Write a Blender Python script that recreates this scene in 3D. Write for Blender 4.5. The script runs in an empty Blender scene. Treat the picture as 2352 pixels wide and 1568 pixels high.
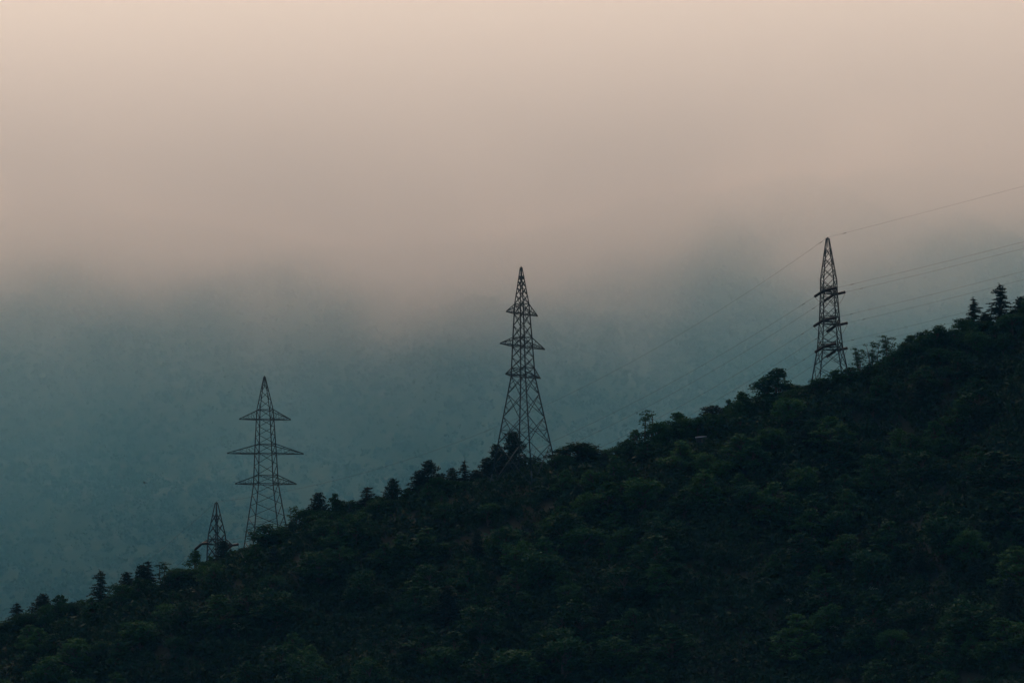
import bpy, math, random
import numpy as np
from mathutils import Vector, Matrix

R = math.radians
S = bpy.context.scene
col = S.collection

# ------------------------------------------------------------------ camera, sky, sun, exposure
cd = bpy.data.cameras.new("camera")
cam = bpy.data.objects.new("camera", cd)
col.objects.link(cam)
cd.sensor_width = 36.0
cd.lens = 200.0
cd.clip_start = 1.0
cd.clip_end = 30000.0
CAM = Vector((0.0, 0.0, 2.0))
CROT = (Matrix.Rotation(R(96.0), 3, 'X') @ Matrix.Rotation(R(-1.0), 3, 'Z'))
cam.matrix_world = Matrix.Translation(CAM) @ CROT.to_4x4()
S.camera = cam

SUN_EL, SUN_AZ = 31.0, -14.0            # degrees; azimuth clockwise from +Y (ahead of the camera, behind the ridge)
w = bpy.data.worlds.new("World")
S.world = w
w.use_nodes = True
nt = w.node_tree
bg = nt.nodes["Background"]
sky = nt.nodes.new("ShaderNodeTexSky")
sky.sky_type = 'NISHITA'
sky.sun_disc = False
sky.sun_elevation = R(SUN_EL)
sky.sun_rotation = R(SUN_AZ)
sky.dust_density = 2.0
sky.air_density = 1.5
over = nt.nodes.new("ShaderNodeMixRGB")            # an evening of broken cloud: bright warm cloud ahead, dim clear blue overhead and behind
dim = nt.nodes.new("ShaderNodeMixRGB")
dim.blend_type = 'MULTIPLY'
dim.inputs[0].default_value = 1.0
dim.inputs[2].default_value = (.26, .48, .66, 1)
geo = nt.nodes.new("ShaderNodeTexCoord")
dot = nt.nodes.new("ShaderNodeVectorMath")
dot.operation = 'DOT_PRODUCT'
dot.inputs[1].default_value = (0.10, 0.96, 0.26)
thick = nt.nodes.new("ShaderNodeMapRange")
thick.interpolation_type = 'SMOOTHSTEP'
thick.inputs[1].default_value = -0.10
thick.inputs[2].default_value = 0.80
thick.inputs[3].default_value = 0.08
thick.inputs[4].default_value = 1.0
cl = nt.nodes.new("ShaderNodeTexNoise")            # soft lighter and darker cloud
cl.inputs["Scale"].default_value = 13.0
cl.inputs["Detail"].default_value = 3.0
cmap = nt.nodes.new("ShaderNodeMapping")
cmap.inputs["Scale"].default_value = (1, 1, 1.8)
cmap.inputs["Location"].default_value = (.35, 0, .2)
nt.links.new(geo.outputs["Generated"], cmap.inputs[0])
nt.links.new(cmap.outputs[0], cl.inputs["Vector"])
cr_ = nt.nodes.new("ShaderNodeMapRange")
cr_.inputs[1].default_value = .3
cr_.inputs[2].default_value = .7
cr_.inputs[3].default_value = .9
cr_.inputs[4].default_value = 1.12
nt.links.new(cl.outputs["Fac"], cr_.inputs[0])
oc = nt.nodes.new("ShaderNodeVectorMath")
oc.operation = 'SCALE'
oc.inputs[0].default_value = (6.15, 4.4, 3.25)
sep = nt.nodes.new("ShaderNodeSeparateXYZ")             # the cloud is thickest, so dimmest, down at the horizon
nt.links.new(geo.outputs["Generated"], sep.inputs[0])
low = nt.nodes.new("ShaderNodeMapRange")
low.inputs[1].default_value = .15
low.inputs[2].default_value = .34
low.inputs[3].default_value = .34
low.inputs[4].default_value = 1.15
nt.links.new(sep.outputs["Z"], low.inputs[0])
both = nt.nodes.new("ShaderNodeMath")
both.operation = 'MULTIPLY'
nt.links.new(low.outputs[0], both.inputs[0])
nt.links.new(cr_.outputs[0], both.inputs[1])
nt.links.new(both.outputs[0], oc.inputs["Scale"])
nt.links.new(oc.outputs["Vector"], over.inputs[2])
nt.links.new(geo.outputs["Generated"], dot.inputs[0])
nt.links.new(dot.outputs["Value"], thick.inputs[0])
nt.links.new(thick.outputs[0], over.inputs[0])
nt.links.new(sky.outputs[0], dim.inputs[1])
nt.links.new(dim.outputs[0], over.inputs[1])
nt.links.new(over.outputs[0], bg.inputs[0])
bg.inputs[1].default_value = 0.05

sl = bpy.data.lights.new("sun", 'SUN')
sl.energy = 0.5
sl.angle = R(40.0)
sl.color = (1.0, 0.85, 0.70)
sun = bpy.data.objects.new("sun", sl)
col.objects.link(sun)
sd = Vector((math.sin(R(SUN_AZ)) * math.cos(R(SUN_EL)), math.cos(R(SUN_AZ)) * math.cos(R(SUN_EL)), math.sin(R(SUN_EL))))
sun.rotation_euler = sd.to_track_quat('Z', 'Y').to_euler()

S.view_settings.view_transform = 'Standard'
S.view_settings.look = 'None'
S.view_settings.exposure = 1.43
S.view_settings.gamma = 1.0
S.render.engine = 'CYCLES'
S.cycles.use_denoising = True
S.cycles.max_bounces = 14
S.cycles.diffuse_bounces = 2
S.cycles.glossy_bounces = 1
S.cycles.transmission_bounces = 2
S.cycles.volume_bounces = 12
S.cycles.volume_max_steps = 128
S.cycles.volume_step_rate = 2.0

rng = np.random.default_rng(11)
random.seed(11)


# ------------------------------------------------------------------ helpers
def P(u, v, d):
    """world point at ground distance d seen at (u, v) of a 2352 x 1568 picture"""
    c = Vector(((u - 1176.0) / 2352.0 * 36.0 / 200.0, (784.0 - v) / 2352.0 * 36.0 / 200.0, -1.0))
    r = CROT @ c
    return CAM + r * (d / r.y)


def tag(o, label=None, cat=None, group=None, kind=None):
    if label: o["label"] = label
    if cat: o["category"] = cat
    if group: o["group"] = group
    if kind: o["kind"] = kind
    return o


def empty(name, loc, rz=0.0):
    o = bpy.data.objects.new(name, None)
    o.empty_display_size = 1.0
    col.objects.link(o)
    o.location = loc
    o.rotation_euler = (0, 0, rz)
    return o


def mesh_np(name, V, F, mat, parent=None, smooth=False):
    """V (n,3) float, F (m,k) int with constant k"""
    V = np.asarray(V, dtype=np.float32)
    F = np.asarray(F, dtype=np.int32)
    me = bpy.data.meshes.new(name)
    me.vertices.add(len(V))
    me.vertices.foreach_set("co", V.ravel())
    m, k = F.shape
    me.loops.add(m * k)
    me.loops.foreach_set("vertex_index", F.ravel())
    me.polygons.add(m)
    me.polygons.foreach_set("loop_start", np.arange(0, m * k, k, dtype=np.int32))
    me.polygons.foreach_set("loop_total", np.full(m, k, dtype=np.int32))
    if smooth:
        me.polygons.foreach_set("use_smooth", np.ones(m, dtype=bool))
    me.update(calc_edges=True)
    me.materials.append(mat)
    o = bpy.data.objects.new(name, me)
    col.objects.link(o)
    if parent is not None:
        o.parent = parent
    return o


class MB:
    """collects quads; build() links them as one mesh"""
    def __init__(s):
        s.v, s.f = [], []

    def bar(s, a, b, wd):
        a, b = Vector(a), Vector(b)
        d = b - a
        if d.length < 1e-6:
            return
        d.normalize()
        up = Vector((0, 0, 1)) if abs(d.z) < 0.9 else Vector((1, 0, 0))
        x = d.cross(up).normalized() * wd * 0.5
        y = d.cross(x).normalized() * wd * 0.5
        n = len(s.v)
        for p in (a, b):
            for q in (x + y, x - y, -x - y, -x + y):
                s.v.append(tuple(p + q))
        s.f += [(n, n + 1, n + 5, n + 4), (n + 1, n + 2, n + 6, n + 5), (n + 2, n + 3, n + 7, n + 6),
                (n + 3, n, n + 4, n + 7), (n + 3, n + 2, n + 1, n), (n + 4, n + 5, n + 6, n + 7)]

    def tube(s, pts, radii, k=6):
        n0 = len(s.v)
        pts = [Vector(p) for p in pts]
        for i, p in enumerate(pts):
            d = (pts[min(i + 1, len(pts) - 1)] - pts[max(i - 1, 0)])
            d.normalize()
            up = Vector((0, 0, 1)) if abs(d.z) < 0.9 else Vector((1, 0, 0))
            x = d.cross(up).normalized()
            y = d.cross(x).normalized()
            r = radii[i] if hasattr(radii, '__len__') else radii
            for j in range(k):
                a = 2 * math.pi * j / k
                s.v.append(tuple(p + x * (math.cos(a) * r) + y * (math.sin(a) * r)))
        for i in range(len(pts) - 1):
            for j in range(k):
                a = n0 + i * k + j
                b = n0 + i * k + (j + 1) % k
                s.f.append((a, b, b + k, a + k))
        if k == 4:
            s.f.append((n0 + 3, n0 + 2, n0 + 1, n0))
            e = n0 + (len(pts) - 1) * k
            s.f.append((e, e + 1, e + 2, e + 3))

    def box(s, c, sx, sy, sz, m=None):
        n = len(s.v)
        for z in (-sz, sz):
            for x, y in ((-sx, -sy), (sx, -sy), (sx, sy), (-sx, sy)):
                p = Vector((x, y, z))
                if m is not None:
                    p = m @ p
                s.v.append(tuple(Vector(c) + p))
        s.f += [(n + 3, n + 2, n + 1, n), (n + 4, n + 5, n + 6, n + 7)]
        for i in range(4):
            j = (i + 1) % 4
            s.f.append((n + i, n + j, n + j + 4, n + i + 4))

    def build(s, name, mat, parent=None):
        return mesh_np(name, s.v, s.f, mat, parent)


def cards(C, size, aspect=0.62, flat=0.0, rg=rng):
    """leaf cards: rhombus shaped faces of random direction round the centres C; flat 0..1 turns them level"""
    C = np.asarray(C, dtype=np.float32)
    n = len(C)
    size = np.broadcast_to(np.asarray(size, dtype=np.float32), (n,))
    a = rg.normal(size=(n, 3)).astype(np.float32)
    a[:, 2] *= (1 - flat)
    a /= np.linalg.norm(a, axis=1, keepdims=True) + 1e-9
    b = rg.normal(size=(n, 3)).astype(np.float32)
    b[:, 2] *= (1 - flat)
    b -= a * (a * b).sum(1, keepdims=True)
    b /= np.linalg.norm(b, axis=1, keepdims=True) + 1e-9
    a *= size[:, None]
    b *= size[:, None] * aspect
    V = np.empty((n, 4, 3), dtype=np.float32)
    V[:, 0] = C - a
    V[:, 1] = C - b * rg.uniform(.7, 1.2, (n, 1)) + a * rg.uniform(-.3, .3, (n, 1))
    V[:, 2] = C + a
    V[:, 3] = C + b * rg.uniform(.7, 1.2, (n, 1)) + a * rg.uniform(-.3, .3, (n, 1))
    return V.reshape(-1, 3), np.arange(4 * n, dtype=np.int32).reshape(-1, 4)


def vnoise(x, y, seed=0):
    """smooth value noise on numpy arrays"""
    x = np.asarray(x, dtype=np.float64)
    y = np.asarray(y, dtype=np.float64)
    xi, yi = np.floor(x).astype(np.int64), np.floor(y).astype(np.int64)
    fx, fy = x - xi, y - yi
    fx = fx * fx * (3 - 2 * fx)
    fy = fy * fy * (3 - 2 * fy)

    def h(i, j):
        k = (i * 374761393 + j * 668265263 + seed * 982451653) & 0x7fffffff
        k = ((k ^ (k >> 13)) * 1274126177) & 0x7fffffff
        return ((k ^ (k >> 16)) & 0xffff) / 65535.0 * 2 - 1
    return ((h(xi, yi) * (1 - fx) + h(xi + 1, yi) * fx) * (1 - fy) + (h(xi, yi + 1) * (1 - fx) + h(xi + 1, yi + 1) * fx) * fy)


# ------------------------------------------------------------------ materials
def new_mat(name):
    m = bpy.data.materials.new(name)
    m.use_nodes = True
    return m, m.node_tree, m.node_tree.nodes["Principled BSDF"]


def ramp_mat(name, stops, scale, detail=4.0, rough=0.85, scale2=None, rnd=0.0, transl=0.0):
    """procedural colour: noise of the object's own coordinates through a colour ramp"""
    m, t, b = new_mat(name)
    tc = t.nodes.new("ShaderNodeTexCoord")
    no = t.nodes.new("ShaderNodeTexNoise")
    no.inputs["Scale"].default_value = scale
    no.inputs["Detail"].default_value = detail
    no.inputs["Roughness"].default_value = 0.65
    t.links.new(tc.outputs["Object"], no.inputs["Vector"])
    fac = no.outputs["Fac"]
    if scale2:
        n2 = t.nodes.new("ShaderNodeTexNoise")
        n2.inputs["Scale"].default_value = scale2
        n2.inputs["Detail"].default_value = 3.0
        t.links.new(tc.outputs["Object"], n2.inputs["Vector"])
        mx = t.nodes.new("ShaderNodeMath")
        mx.operation = 'ADD'
        t.links.new(fac, mx.inputs[0])
        t.links.new(n2.outputs["Fac"], mx.inputs[1])
        hf = t.nodes.new("ShaderNodeMath")
        hf.operation = 'MULTIPLY'
        hf.inputs[1].default_value = 0.5
        t.links.new(mx.outputs[0], hf.inputs[0])
        fac = hf.outputs[0]
    if rnd:
        oi = t.nodes.new("ShaderNodeObjectInfo")
        ma = t.nodes.new("ShaderNodeMath")
        ma.operation = 'MULTIPLY_ADD'
        ma.inputs[1].default_value = rnd
        t.links.new(oi.outputs["Random"], ma.inputs[0])
        t.links.new(fac, ma.inputs[2])
        sb = t.nodes.new("ShaderNodeMath")
        sb.operation = 'SUBTRACT'
        sb.inputs[1].default_value = rnd * 0.5
        t.links.new(ma.outputs[0], sb.inputs[0])
        fac = sb.outputs[0]
    cr = t.nodes.new("ShaderNodeValToRGB")
    e = cr.color_ramp.elements
    e[0].position, e[0].color = stops[0][0], (*stops[0][1], 1)
    e[1].position, e[1].color = stops[-1][0], (*stops[-1][1], 1)
    for p, c in stops[1:-1]:
        k = e.new(p)
        k.color = (*c, 1)
    t.links.new(fac, cr.inputs[0])
    t.links.new(cr.outputs[0], b.inputs["Base Color"])
    b.inputs["Roughness"].default_value = rough
    b.inputs["Specular IOR Level"].default_value = 0.15
    if transl:
        tr = t.nodes.new("ShaderNodeBsdfTranslucent")
        t.links.new(cr.outputs[0], tr.inputs[0])
        ms = t.nodes.new("ShaderNodeMixShader")
        ms.inputs[0].default_value = transl
        t.links.new(b.outputs[0], ms.inputs[1])
        t.links.new(tr.outputs[0], ms.inputs[2])
        t.links.new(ms.outputs[0], t.nodes["Material Output"].inputs[0])
    return m


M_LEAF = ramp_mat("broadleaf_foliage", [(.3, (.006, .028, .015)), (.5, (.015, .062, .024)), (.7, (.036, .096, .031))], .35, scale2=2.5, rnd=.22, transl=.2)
M_FRESH = ramp_mat("fresh_foliage", [(.3, (.012, .052, .019)), (.5, (.028, .092, .028)), (.7, (.055, .125, .034))], .35, scale2=2.5, rnd=.2, transl=.25)
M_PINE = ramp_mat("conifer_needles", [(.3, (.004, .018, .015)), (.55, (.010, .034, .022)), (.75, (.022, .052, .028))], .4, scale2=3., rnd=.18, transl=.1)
M_BARK = ramp_mat("bark", [(.3, (.03, .024, .018)), (.7, (.10, .08, .06))], 3.0)
M_DEAD = ramp_mat("bleached_wood", [(.3, (.22, .20, .17)), (.7, (.42, .39, .34))], 2.0)
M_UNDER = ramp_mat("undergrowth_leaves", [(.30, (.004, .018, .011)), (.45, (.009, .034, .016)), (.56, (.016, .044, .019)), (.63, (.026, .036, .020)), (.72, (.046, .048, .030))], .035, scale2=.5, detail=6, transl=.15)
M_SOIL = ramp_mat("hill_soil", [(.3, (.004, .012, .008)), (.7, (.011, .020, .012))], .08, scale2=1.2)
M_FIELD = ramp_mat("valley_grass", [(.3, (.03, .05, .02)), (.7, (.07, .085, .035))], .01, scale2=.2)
M_MOUNT = ramp_mat("mountain_ground", [(.30, (.026, .052, .028)), (.50, (.042, .074, .040)), (.60, (.066, .092, .052)), (.68, (.14, .135, .09)), (.76, (.26, .21, .16))], .012, scale2=.10, detail=8)
_t = M_MOUNT.node_tree
_mp = _t.nodes.new("ShaderNodeMapping")
_mp.inputs["Rotation"].default_value = (0, 0, R(29))
_mp.inputs["Scale"].default_value = (1.0, .28, .5)
_tc = [q for q in _t.nodes if q.type == 'TEX_COORD'][0]
_big = [q for q in _t.nodes if q.type == 'TEX_NOISE' and q.inputs["Scale"].default_value < .05][0]
_t.links.new(_tc.outputs["Object"], _mp.inputs[0])
_t.links.new(_mp.outputs[0], _big.inputs["Vector"])
_big.inputs["Scale"].default_value = .0075
_big.inputs["Detail"].default_value = 4.0
M_FARBUSH = ramp_mat("mountain_scrub", [(.30, (.018, .046, .025)), (.5, (.036, .075, .038)), (.7, (.066, .108, .048))], .01, scale2=.12, transl=.1)
M_BLOSSOM = ramp_mat("pale_blossom", [(.3, (.10, .13, .08)), (.5, (.30, .30, .24)), (.7, (.55, .52, .45))], 1.2, scale2=6.)
M_INSUL = ramp_mat("glazed_insulator", [(.3, (.008, .012, .014)), (.7, (.018, .022, .024))], 4.0, rough=.5)
M_SHEET = ramp_mat("pale_sheet_roof", [(.3, (.20, .22, .24)), (.7, (.34, .35, .36))], 1.5)
M_WALL = ramp_mat("rough_wall", [(.3, (.016, .018, .018)), (.7, (.03, .032, .03))], 2.0)
M_FEATHER = ramp_mat("dark_feathers", [(.3, (.012, .012, .013)), (.7, (.03, .03, .032))], 8.0)

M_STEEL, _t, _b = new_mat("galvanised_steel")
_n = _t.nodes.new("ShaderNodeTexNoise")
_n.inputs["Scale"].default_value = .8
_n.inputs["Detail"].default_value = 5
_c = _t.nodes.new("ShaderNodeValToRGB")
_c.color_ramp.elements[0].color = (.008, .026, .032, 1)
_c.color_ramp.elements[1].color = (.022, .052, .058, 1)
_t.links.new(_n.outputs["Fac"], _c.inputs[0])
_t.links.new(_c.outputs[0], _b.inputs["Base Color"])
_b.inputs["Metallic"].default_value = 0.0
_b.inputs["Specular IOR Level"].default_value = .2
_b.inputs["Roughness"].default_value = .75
M_WIRE, _t, _b = new_mat("aluminium_wire")
_b.inputs["Base Color"].default_value = (.04, .05, .055, 1)
_b.inputs["Roughness"].default_value = .5
_b.inputs["Metallic"].default_value = .3

# ------------------------------------------------------------------ the setting: valley, near hill, far mountain
gx = np.linspace(-6000, 6000, 41)
gy = np.linspace(-600, 6900, 41)
GX, GY = np.meshgrid(gx, gy)
GV = np.stack([GX, GY, np.zeros_like(GX)], -1).reshape(-1, 3)


def grid_faces(nx, ny):
    i = np.arange((ny - 1) * nx).reshape(ny - 1, nx)[:, :-1].ravel()
    return np.stack([i, i + 1, i + nx + 1, i + nx], -1)


tag(mesh_np("ground", GV, grid_faces(41, 41), M_FIELD, smooth=True), "grassy valley floor below the hill", "ground", kind="structure")

RIDGE_Y = 1300.0
RU = [-300, -150, 0, 150, 230, 300, 400, 450, 554, 620, 700, 800, 900, 1000, 1130, 1200, 1272, 1400, 1500, 1600, 1700, 1800, 1905, 2000, 2100, 2200, 2352, 2500, 2700]
RV = [1545, 1500, 1458, 1427, 1410, 1382, 1354, 1335, 1283, 1256, 1224, 1207, 1174, 1141, 1117, 1100, 1080, 1068, 1038, 1015, 975, 938, 898, 866, 824, 788, 748, 705, 640]
_rp = [P(u, v, RIDGE_Y) for u, v in zip(RU, RV)]
RX = np.array([p.x for p in _rp])
RZ = np.array([p.z for p in _rp])


def hill_z(x, y):
    x = np.asarray(x, dtype=np.float64)
    y = np.asarray(y, dtype=np.float64)
    zr = np.interp(x, RX, RZ)
    zr = np.where(x < RX[0], RZ[0] - (RX[0] - x) * .28, zr)
    zr = np.where(x > RX[-1], RZ[-1] + (150 - 150 * np.exp(-(x - RX[-1]) / 300)) , zr)
    t = RIDGE_Y - y
    k = np.where(t > 0, .52, .42)
    drop = k * (np.sqrt(t * t + 81) - 9)
    f = np.clip(np.abs(t) / 40, 0, 1)
    und = 5.0 * vnoise(x / 55 + .4 * t / 55, y / 70, 3) + 2.2 * vnoise(x / 19, y / 24, 4) + .8 * vnoise(x / 7, y / 7, 5)
    return np.maximum(zr - drop + f * und, -.6)


hx = np.concatenate([np.arange(-700, -180, 13), np.arange(-180, 181, 3), np.arange(193, 800, 13)]).astype(float)
hy = np.concatenate([np.arange(700, 1040, 10), np.arange(1040, 1330, 3), np.arange(1330, 1900, 12)]).astype(float)
HX, HY = np.meshgrid(hx, hy)
HV = np.stack([HX, HY, hill_z(HX, HY)], -1).reshape(-1, 3)
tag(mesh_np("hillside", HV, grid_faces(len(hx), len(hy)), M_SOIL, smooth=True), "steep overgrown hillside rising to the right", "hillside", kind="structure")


def mount_z(x, y):
    x = np.asarray(x, dtype=np.float64)
    y = np.asarray(y, dtype=np.float64)
    xs = x + .55 * (y - 3600)                                    # spurs run slantwise down to the left
    fold = 46 * vnoise(xs / 170, y / 520, 21) + 17 * vnoise(xs / 74, y / 210, 22) + 7 * vnoise(xs / 30, y / 80, 23) + 3 * vnoise(x / 13, y / 15, 24)
    foot = 3130 + 90 * vnoise(x / 400, 0 * y, 25)
    top = 512 + .04 * x + 16 * vnoise(x / 240, 0 * y + 3.3, 26) + 46 * np.clip((np.abs(x + 20) - 110) / 200, 0, 1)
    t = np.clip((y - foot) / 920.0, 0, 1.0)
    prof = top * (t * (1 + .25 * (1 - t)) )
    prof = np.where(y > foot + 920, top - .25 * (y - foot - 920), prof)
    fade = np.clip(t * 3, 0, 1) * np.where(t > .93, np.clip((1.06 - t) / .13, .3, 1), 1)
    return np.maximum(prof + fold * fade, -.7)


mx_ = np.concatenate([np.arange(-3000, -460, 40), np.arange(-460, 461, 7), np.arange(500, 3001, 40)]).astype(float)
my_ = np.concatenate([np.arange(2950, 4180, 7), np.arange(4200, 6200, 50)]).astype(float)
MX, MY = np.meshgrid(mx_, my_)
MZ = mount_z(MX, MY)
MV = np.stack([MX, MY, MZ], -1).reshape(-1, 3)
tag(mesh_np("mountain", MV, grid_faces(len(mx_), len(my_)), M_MOUNT, smooth=True), "scrub covered mountain slope fading up into fog", "mountain", kind="structure")

# scrub on the mountain: one mass
n = 60000
bx = rng.uniform(-460, 460, n)
by = rng.uniform(3180, 4080, n)
dens = 1.0 * vnoise((bx + .55 * by) / 110, (by - .3 * bx) / 420, 33) + .7 * vnoise((bx + .55 * by) / 60, by / 120, 31) + .5 * vnoise(bx / 22, by / 26, 32)
keep = (dens > rng.uniform(-1.5, .45, n)) | (rng.uniform(0, 1, n) < .38)
bx, by = bx[keep], by[keep]
br = rng.gamma(3.0, .55, len(bx)) + .6
K = 14
d = rng.normal(size=(len(bx), K, 3))
d /= np.linalg.norm(d, axis=2, keepdims=True)
d *= rng.uniform(.55, 1.0, (len(bx), K, 1))
d[:, :, 2] = d[:, :, 2] * .85 + .55
C = np.stack([bx, by, mount_z(bx, by)], -1)[:, None, :] + d * br[:, None, None]
V_, F_ = cards(C.reshape(-1, 3), np.repeat(br * .42, K), .8)
tag(mesh_np("mountain_scrub", V_, F_, M_FARBUSH), "dense scrub and small trees covering the far mountain slope", "scrub", kind="stuff")

# undergrowth on the near hill: one mass
SHED_X = P(1611, 1003, 1288).x
n = 34000
ux = rng.uniform(-172, 172, n)
uy = rng.uniform(1035, 1318, n)
dn = vnoise(ux / 14, uy / 16, 41) * .8 + .5 * vnoise(ux / 5, uy / 5, 42)
keep = dn > rng.uniform(-1.6, .15, n)
keep &= ~((np.abs(ux - SHED_X) < 2.2) & (np.abs(uy - 1288) < 2.0))
ux, uy = ux[keep], uy[keep]
ur = rng.gamma(5.0, .22, len(ux)) + .45
ur = np.where(uy > 1288, np.minimum(ur * 1.15, 1.6), ur)
K = 62
d = rng.normal(size=(len(ux), K, 3))
d /= np.linalg.norm(d, axis=2, keepdims=True)
d *= rng.uniform(.45, 1.08, (len(ux), K, 1))
d[:, :, 2] = d[:, :, 2] * .9 + .6
C = np.stack([ux, uy, hill_z(ux, uy)], -1)[:, None, :] + d * ur[:, None, None]
V_, F_ = cards(C.reshape(-1, 3), np.repeat(.16 + ur * .13, K) * rng.uniform(.7, 1.4, len(ux) * K), .6)
# the same cover goes on along the hill on both sides of the view
n = 26000
ox = rng.uniform(172, 350, n) * np.where(rng.uniform(0, 1, n) < .6, 1, -1)
oy = rng.uniform(1010, 1318, n)
orad = rng.gamma(5.0, .3, n) + .6
KO = 30
d = rng.normal(size=(n, KO, 3))
d /= np.linalg.norm(d, axis=2, keepdims=True)
d *= rng.uniform(.45, 1.08, (n, KO, 1))
d[:, :, 2] = d[:, :, 2] * .9 + .6
C = np.stack([ox, oy, hill_z(ox, oy)], -1)[:, None, :] + d * orad[:, None, None]
VO, FO = cards(C.reshape(-1, 3), np.repeat(.2 + orad * .2, KO), .6)
F_ = np.concatenate([F_, FO + len(V_)])
V_ = np.concatenate([V_, VO])
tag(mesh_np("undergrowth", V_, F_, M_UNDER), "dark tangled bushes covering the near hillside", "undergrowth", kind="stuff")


# ------------------------------------------------------------------ lattice pylons
def pylon(name, label, base, theta, stations, panels, arms, legw, brw, xstyle, group, strings=None):
    """stations: (height, half width) from the ground up; panels: heights of the lattice nodes;
    arms: (lower height, upper height, half length)"""
    root = empty(name, base, theta)
    tag(root, label, "pylon", group)
    hz = [s[0] for s in stations]
    hw = [s[1] for s in stations]

    def W(z):
        if z < hz[0]:
            return hw[0] + (hw[0] - hw[1]) / (hz[1] - hz[0]) * (hz[0] - z)
        return float(np.interp(z, hz, hw))
    ct, stn = math.cos(theta), math.sin(theta)
    corners = [(-1, -1), (1, -1), (1, 1), (-1, 1)]
    foot = []
    for cx, cy in corners:
        z = 0.0
        for _ in range(8):
            a = W(z)
            x, y = cx * a, cy * a
            g = float(hill_z(base.x + ct * x - stn * y, base.y + stn * x + ct * y))
            z = g - base.z - .25
        foot.append(z)
    for k, (cx, cy) in enumerate(corners):
        mb = MB()
        zs = [foot[k]] + [h for h in hz if h > foot[k] + .3]
        for z0, z1 in zip(zs, zs[1:]):
            mb.bar((cx * W(z0), cy * W(z0), z0), (cx * W(z1), cy * W(z1), z1), legw * (1.0 if z0 < hz[-2] - .1 else .8))
        mb.build("leg", M_STEEL, root)
    mb = MB()

    def pt(k, z):
        cx, cy = corners[k % 4]
        return Vector((cx * W(z), cy * W(z), z))
    for i, (z0, z1) in enumerate(zip(panels, panels[1:])):
        big = (z1 - z0) > 3.2
        for k in range(4):
            a0, b0, a1, b1 = pt(k, z0), pt(k + 1, z0), pt(k, z1), pt(k + 1, z1)
            if i == 0:
                a0, b0 = pt(k, max(foot[k % 4] + .6, z0 - 4)), pt(k + 1, max(foot[(k + 1) % 4] + .6, z0 - 4))
            if xstyle:
                mb.bar(a0, b1, brw)
                mb.bar(b0, a1, brw)
                if big:
                    m = (a0 + b0 + a1 + b1) / 4
                    for p, q, r_ in ((a0, a1, 1), (b0, b1, 1)):
                        mid = (p + q) / 2
                        mb.bar(mid, (m + q) / 2, brw * .6)
                        mb.bar(mid, (m + p) / 2, brw * .6)
                        mb.bar((p * .75 + q * .25), (p * .75 + m * .25), brw * .5)
                        mb.bar((p * .25 + q * .75), (q * .75 + m * .25), brw * .5)
                    if z1 - z0 > 5.5:
                        mb.bar((a0 + a1) / 2, (b0 + b1) / 2, brw * .7)
            else:
                mb.bar(a1, b0, brw)
                if big or i < 3:
                    m = (a1 + b0) / 2
                    mb.bar(m, (a0 + a1) / 2, brw * .6)
                    mb.bar(m, (b0 + b1) / 2, brw * .6)
                    mb.bar((a1 + m) / 2, a1 * .75 + a0 * .25, brw * .5)
                    mb.bar((b0 + m) / 2, b0 * .75 + b1 * .25, brw * .5)
    for zl, zu, L in arms:
        for z in (zl, zu):
            for k in range(4):
                mb.bar(pt(k, z), pt(k + 1, z), brw * 1.1)
            mb.bar(pt(0, z), pt(2, z), brw * .6)
    ztop = hz[-1]
    mb.bar((0, 0, ztop - 2.2), (0, 0, ztop + .25), legw * .8)
    mb.build("lattice_bracing", M_STEEL, root)
    tips = []
    for li, (zl, zu, L) in enumerate(arms):
        a, au = W(zl), W(zu)
        for sgn in (-1, 1):
            mb = MB()
            tipl = Vector((sgn * L, 0, zl))
            tipu = tipl + Vector((0, 0, .12))
            lo = [Vector((sgn * a, y * a, zl)) for y in (-1, 1)]
            up = [Vector((sgn * au, y * au, zu)) for y in (-1, 1)]
            for y in (0, 1):
                mb.bar(lo[y], tipl, brw * 1.35)
                mb.bar(up[y], tipu, brw * 1.35)
                prev_u = None
                for f in (.3, .58, .8):
                    pl = lo[y].lerp(tipl, f)
                    pu = up[y].lerp(tipu, f)
                    mb.bar(pl, pu, brw * .55)
                    mb.bar(lo[y].lerp(tipl, max(f - .28, 0)), pu, brw * .55)
            for f0, f1 in ((0, .3), (.3, .58), (.58, .82)):
                mb.bar(lo[0].lerp(tipl, f0), lo[1].lerp(tipl, f1), brw * .55)
                mb.bar(lo[1].lerp(tipl, f1), lo[0].lerp(tipl, f1), brw * .55)
            mb.bar(tipl + Vector((-sgn * .25, 0, 0)), tipl + Vector((sgn * .1, 0, .05)), brw * 2.2)
            mb.build("cross_arm", M_STEEL, root)
            tips.append((li, sgn, tipl))
    M = Matrix.Translation(base) @ Matrix.Rotation(theta, 4, 'Z')
    return root, {(li, s): (M @ t) for li, s, t in tips}, M @ Vector((0, 0, ztop + .2)), M


GP = "lattice pylons along the ridge"


def base_at(u, v, d):
    p = P(u, v, d)
    return Vector((p.x, p.y, float(hill_z(p.x, p.y))))


def at_height(u, v, d, h):
    """base point of a pylon h metres tall whose tip is seen at (u, v)"""
    p = P(u, v, d)
    return Vector((p.x, p.y, p.z - h))


# second pylon from the left: three plain arms, single bracing
b1 = at_height(607.5, 863, 1306, 40.8)
pylon("pylon", "wide armed lattice pylon second from left, three straight arms seen side on", b1, R(17),
      [(0, 4.5), (15.8, 2.33), (22.8, 2.05), (32.9, 1.55), (40.6, .14)],
      [0, 2.7, 5.4, 8.3, 11.0, 13.5, 15.8, 17.7, 20.2, 22.8, 24.9, 26.9, 28.8, 30.7, 32.9, 35.0, 37.0, 38.8],
      [(15.8, 17.7, 7.2), (22.8, 24.9, 9.0), (30.7, 32.9, 6.05)], .20, .115, False, GP)
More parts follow.
